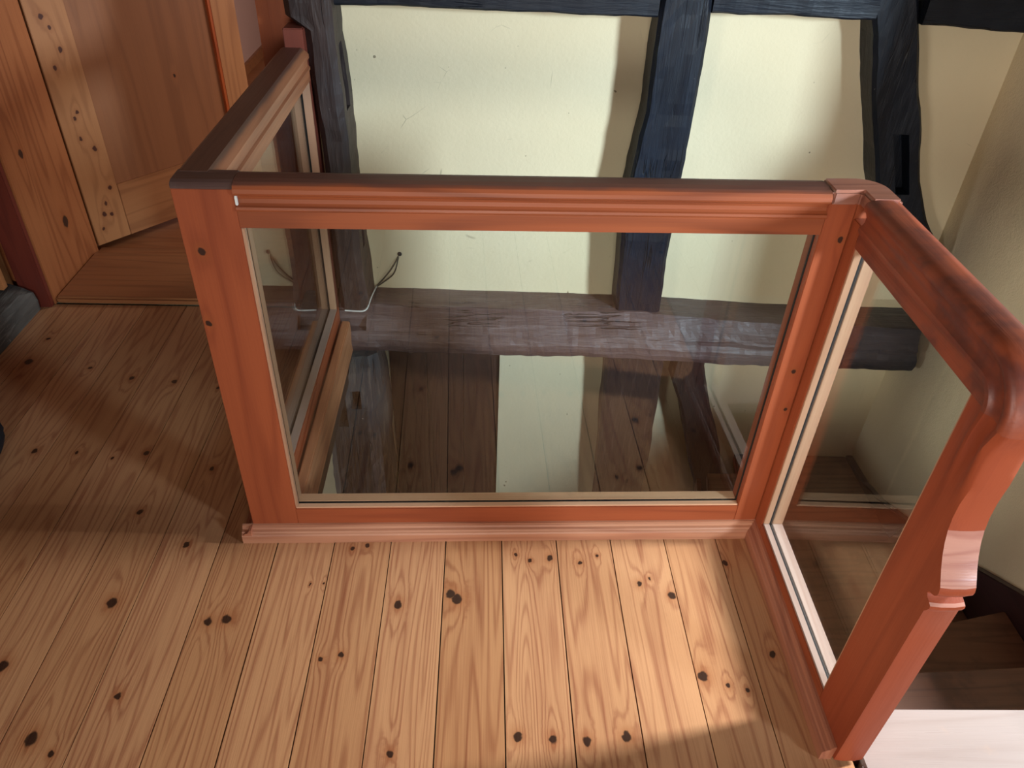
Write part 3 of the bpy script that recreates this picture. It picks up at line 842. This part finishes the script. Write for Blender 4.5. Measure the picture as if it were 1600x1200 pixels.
for x0, x1 in ((LX0 + .003, GX - .005), (GX + .005, LX1 - .003)):
    L('glazing_bead', bmbox(x0, x1, LY0 + .0505, LY1 - .0025, 0.0995, 0.105), M_bead_y, 0.001)
    L('glazing_bead', bmbox(x0, x1, LY1 - .010, LY1 + .0, 0.1051, 0.9095), M_bead_z, 0.001)
bm = bmesh.new(); addbox(bm, GX - .0048, GX + .0048, LY0 + .05, LY1 - .002, 0.0995, 0.1025); addbox(bm, GX - .0048, GX + .0048, LY1 - .006, LY1 - .001, 0.103, 0.91)
L('glazing_seal', bm, M_gasket, 0)
# lining board that trims the floor edge under it and along the front
L('floor_lining', bmbox(-0.520, -0.489, 1.500, 2.420, -0.083, 0.050), wood('pale_lining', (196, 132, 92), (150, 86, 56), 'Y', 'X', offset=(3.4, 2.2, 6), rough=0.4, ring=8, contrast=0.5), 0.004)
L('floor_lining', bmbox(-0.535, -0.5205, 1.478, 2.42, -0.24, 0.011), M_sub, 0)
bm = bmbox(-0.51, 0.818, T + 0.001, T + 0.02, -0.24, 0.080)
F('floor_lining', bm, M_red_x, 0.002)

# moulding on the floor along the front and the right panel (mitred)
sk = 0.027
MP = [(0.0, 0.0), (sk, 0.0), (sk, 0.026), (sk - .003, 0.030), (sk - .006, 0.0315), (sk - .009, 0.035), (sk - .016, 0.0365), (sk - .018, 0.042), (sk - .022, 0.0445), (0.006, 0.047), (0.0, 0.0475)]
bm = bmesh.new()
A = []; B = []
for n_, z in MP:
    A.append(bm.verts.new((fx0 - sk * 1.0, -n_, z))); B.append(bm.verts.new((RX * k - n_ - 0.0005, -n_, z)))
for i in range(len(MP)):
    j = (i + 1) % len(MP)
    bm.faces.new((A[i], A[j], B[j], B[i]))
bm.faces.new(A[::-1]); bm.faces.new(B)
F('base_moulding', bm, M_mould_x, 0)
bm = bmesh.new()
A = []; B = []
for n_, z in MP:
    A.append(bm.verts.new((-n_, -n_ + 0.001, z))); B.append(bm.verts.new((-n_, 0.800 - RY, z)))
for i in range(len(MP)):
    j = (i + 1) % len(MP)
    bm.faces.new((A[i], A[j], B[j], B[i]))
bm.faces.new(A[::-1]); bm.faces.new(B)
Rr('base_moulding', bm, M_mould_y, 0)
# left return of the moulding round the outer corner
bm = bmesh.new(); prism(bm, [(fx0 - n_, z) for n_, z in MP], 'Y', -0.026, 0.20)
F('base_moulding', bm, M_mould_y, 0)

# ------------------------------------------------------------------ stairs
st = empty('winder_staircase', (1.24, 0.9, -0.4), 'dark wooden winding staircase going down along the right wall', 'staircase')
so = Vector(st.location)
def poly_slab(name, pts, z0, z1, mat, bevel=0.004):
    bm = bmesh.new(); prism(bm, [(x - so.x, y - so.y) for x, y in pts], 'Z', z0 - so.z, z1 - so.z)
    return fin(name, bm, mat, st, bevel=bevel, seg=2)
XI, XO = 0.822, 1.692
XS = 1.662
poly_slab('top_landing', [(0.803, 0.205), (XO, 0.205), (XO, 0.906), (XI, 0.914), (XI, 0.782), (0.803, 0.782)], -0.045, 0.0, M_landing, 0.004)['label'] = 'worn top landing board with window glare painted pale into its colour'
N1 = ((XI, 1.107), (XS, 1.147)); N2 = ((XI, 1.273), (XS, 1.455)); N3 = ((XI, 1.38), (XS, 2.00)); N4 = ((XI, 1.45), (1.0, 2.43))
poly_slab('tread', [(XI, 0.86), (XS, 0.86), N1[1], N1[0]], -0.230, -0.19, M_tread)
poly_slab('tread', [(XI, 1.06), (XS, 1.10), N2[1], N2[0]], -0.420, -0.38, M_tread)
poly_slab('tread', [(XI, 1.22), (XS, 1.40), N3[1], N3[0]], -0.595, -0.555, M_tread)
poly_slab('tread', [(XI, 1.33), (XS, 1.95), (XS, 2.545), (1.155, 2.560), (1.135, 2.43), N4[1], N4[0]], -0.762, -0.722, M_tread)
poly_slab('tread', [(XI, 1.40), (0.96, 2.35), (0.55, 2.35), (XI - .12, 1.45)], -1.24, -1.20, M_tread)
def riser(p, q, z0, z1):
    d = Vector((q[0] - p[0], q[1] - p[1])).normalized(); n = Vector((-d.y, d.x)) * 0.018
    b = 0.022
    o1 = n * (-1.2)
    pts = [(p[0] + o1.x, p[1] + o1.y), (q[0] + o1.x, q[1] + o1.y), (q[0] + o1.x - n.x, q[1] + o1.y - n.y), (p[0] + o1.x - n.x, p[1] + o1.y - n.y)]
    poly_slab('riser', pts, z0, z1, M_tread, 0.001)
riser((XI, 0.914), (XO, 0.906), -0.19, -0.045); riser(N1[0], N1[1], -0.38, -0.23); riser(N2[0], N2[1], -0.555, -0.42); riser(N3[0], N3[1], -0.722, -0.595); riser(N4[1], N4[0], -1.20, -0.762)
SB = [(0.92, -0.01), (1.10, -0.105), (1.458, -0.291), (1.674, -0.416), (1.88, -0.515), (2.082, -0.607), (2.221, -0.667), (2.36, -0.703), (2.544, -0.713)]
bm = bmesh.new(); prism(bm, [(y - so.y, z - so.z) for y, z in SB] + [(2.544 - so.y, -1.05 - so.z), (0.92 - so.y, -0.5 - so.z)], 'X', XS - so.x, XO - so.x)
fin('string_board', bm, M_string, st, bevel=0.003)
# inner string below the right panel
bm = bmesh.new(); prism(bm, [(0.80 - so.y, -0.24 - so.z), (0.80 - so.y, 0.010 - so.z), (1.46 - so.y, 0.010 - so.z), (1.46 - so.y, -1.6 - so.z), (1.30 - so.y, -1.6 - so.z)], 'X', 0.793 - so.x, 0.820 - so.x)
fin('string_board', bm, M_string, st, bevel=0.002)

# well below
struct(box('floor_lower', (-3.0, 1.90, 0.3, 3.0, -2.70, -2.60), M_board))
struct(boxes('wall_lower_front', [(-3.0, 1.9, 0.2, 0.3, -2.6, -0.25)], M_plaster_side))
struct(boxes('wall_lower_left', [(-3.1, -3.0, 0.2, 1.15, -2.6, -0.25), (-3.1, -3.0, 1.85, 3.0, -2.6, -0.25), (-3.1, -3.0, 1.15, 1.85, -2.6, -1.7), (-3.1, -3.0, 1.15, 1.85, -0.9, -0.25)], M_plaster_side))
struct(boxes('wall_lower_rear', [(-3.0, -1.85, 2.66, 2.78, -2.6, -0.25)], M_plaster_side))

# ------------------------------------------------------------------ door side, left
struct(boxes('wall_door_side', [(-0.588, -0.532, 2.60, 3.03, -0.24, 2.3), (-1.745, -0.588, 2.60, 3.03, 2.05, 2.3)], M_plaster))
struct(box('wall_door_left', (-2.05, -1.745, 2.585, 3.03, -0.24, 2.3), M_jamb))
struct(box('trim_1', (-1.744, -1.646, 2.560, 2.584, 0.0, 2.05), M_casing, bevel=0.003))
struct(box('trim_2', (-1.744, -1.641, 2.585, 3.00, 0.0, 2.05), M_jamb, bevel=0.002))
struct(box('trim_3', (-0.701, -0.589, 2.575, 3.03, 0.0, 2.05), M_post_or, bevel=0.003))
struct(box('trim_4', (-1.744, -0.589, 2.573, 3.03, 2.051, 2.14), M_jamb, bevel=0.003))
struct(box('trim_5', (-1.640, -0.702, 2.586, 2.965, 0.001, 0.030), M_thresh, bevel=0.008))
struct(box('floor_next', (-2.2, 0.9, 3.03, 7.0, -0.1, -0.002), M_thresh))
struct(box('trim_6', (-1.64, -0.70, 2.967, 3.03, -0.1, 0.015), M_thresh))
struct(box('wall_next_left', (-2.05, -1.70, 3.03, 7.0, -0.1, 2.3), M_plaster_pink))
struct(boxes('wall_next_far', [(-2.05, 0.9, 7.0, 7.1, -0.1, 2.3), (0.8, 0.9, 2.9, 7.0, -0.1, 2.3), (-0.588, 0.8, 2.9, 3.03, -0.1, 2.3)], M_plaster_pink))
struct(box('baseboard_next', (-1.70, -1.68, 3.03, 7.0, -0.002, 0.07), M_thresh))
# door leaf, ajar into the next room
DA = math.atan2(0.7775, 0.6289)
dr = struct(empty('door_1', (-1.636, 3.006, 0.03), rotz=DA))
dr['label'] = 'knotty pine door standing ajar behind the left end of the balustrade'
def D(name, b, mat, bevel=0.002):
    bm = bmesh.new(); addbox(bm, *b)
    return fin(name, bm, mat, dr, bevel=bevel)
D('stile', (0.0, 0.147, 0.0, 0.040, 0.004, 2.0), M_door_s)
D('stile', (0.748, 0.868, 0.0, 0.040, 0.004, 2.0), M_door_s)
D('rail', (0.148, 0.747, 0.0, 0.040, 0.004, 0.232), M_door_r)
D('rail', (0.148, 0.747, 0.0, 0.040, 1.86, 2.0), M_door_r)
D('panel', (0.147, 0.748, 0.008, 0.030, 0.231, 1.861), M_door_p)
D('panel_bead', (0.730, 0.747, -0.004, 0.012, 0.232, 1.86), wood('orange_bead', (176, 84, 40), (140, 60, 28), 'Z', 'X', rough=0.4), 0.003)

# left wall: sill timber lying on the floor, wooden rack on it, dark bag
rows = []
n = 50
for i in range(n + 1):
    y = -0.6 + (2.545 + 0.6) * i / n
    ring = []
    for (x_, z_) in [(-1.898, 0.0), (-1.898, 0.112), (-1.81, 0.115), (-1.74, 0.110), (-1.702, 0.098), (-1.686, 0.075), (-1.681, 0.04), (-1.683, 0.001)]:
        j = noise.noise(Vector((x_ * 9, y * 6, z_ * 9))) * 0.010 + noise.noise(Vector((x_ * 30, y * 25, z_ * 30))) * 0.004
        if z_ < 0.01 or x_ < -1.89:
            j = 0
        ring.append((x_ + j - (0.02 if i == n and z_ > 0.09 else 0), y, z_ + j))
    rows.append(ring)
o = fin('sill_timber', loft(rows), M_sill)
tag(o, 'grey-black hewn timber lying on the floor along the left wall', 'beam')
rk = empty('wooden_rack', (-1.77, 2.20, 0.118), 'light pine rack standing on the grey timber at the left edge', 'rack')
ro = Vector(rk.location)
def rkbox(name, x0, x1, y0, y1, z0, z1):
    x0 += .05; x1 += .05; z0 -= .006; z1 -= .006
    return box(name, (x0 - ro.x, x1 - ro.x, y0 - ro.y, y1 - ro.y, z0 - ro.z, z1 - ro.z), M_rack, rk, bevel=0.003)
for (xa, ya) in ((-1.795, 2.512), (-1.795, 1.90), (-1.91, 2.512), (-1.91, 1.90)):
    rkbox('leg', xa - .03, xa, ya - .03, ya, 0.124, 0.62)
rkbox('rail', -1.817, -1.797, 1.90, 2.482, 0.175, 0.212); rkbox('rail', -1.817, -1.797, 1.90, 2.482, 0.56, 0.60)
for i in range(5):
    rkbox('slat', -1.812, -1.800, 1.93 + i * .11, 2.01 + i * .11, 0.2125, 0.5595)
rkbox('rail', -1.938, -1.918, 1.90, 2.482, 0.175, 0.212); rkbox('shelf', -1.917, -1.818, 1.902, 2.480, 0.18, 0.20)
bm = bmesh.new(); bmesh.ops.create_uvsphere(bm, u_segments=28, v_segments=16, radius=1.0)
for v in bm.verts:
    c = v.co.copy()
    d = noise.noise(c * 2.0) * 0.10 + noise.noise(c * 5.0) * 0.03
    c *= (1 + d)
    v.co = Vector((c.x * 0.10, c.y * 0.15, max(c.z, -0.72) * 0.075 + 0.054))
o = fin('cloth_bag', bm, M_cloth, None, (-1.497, 1.680, 0.0), smooth=True)
tag(o, 'dark soft bag lying on the shaded floor at the left edge', 'bag')
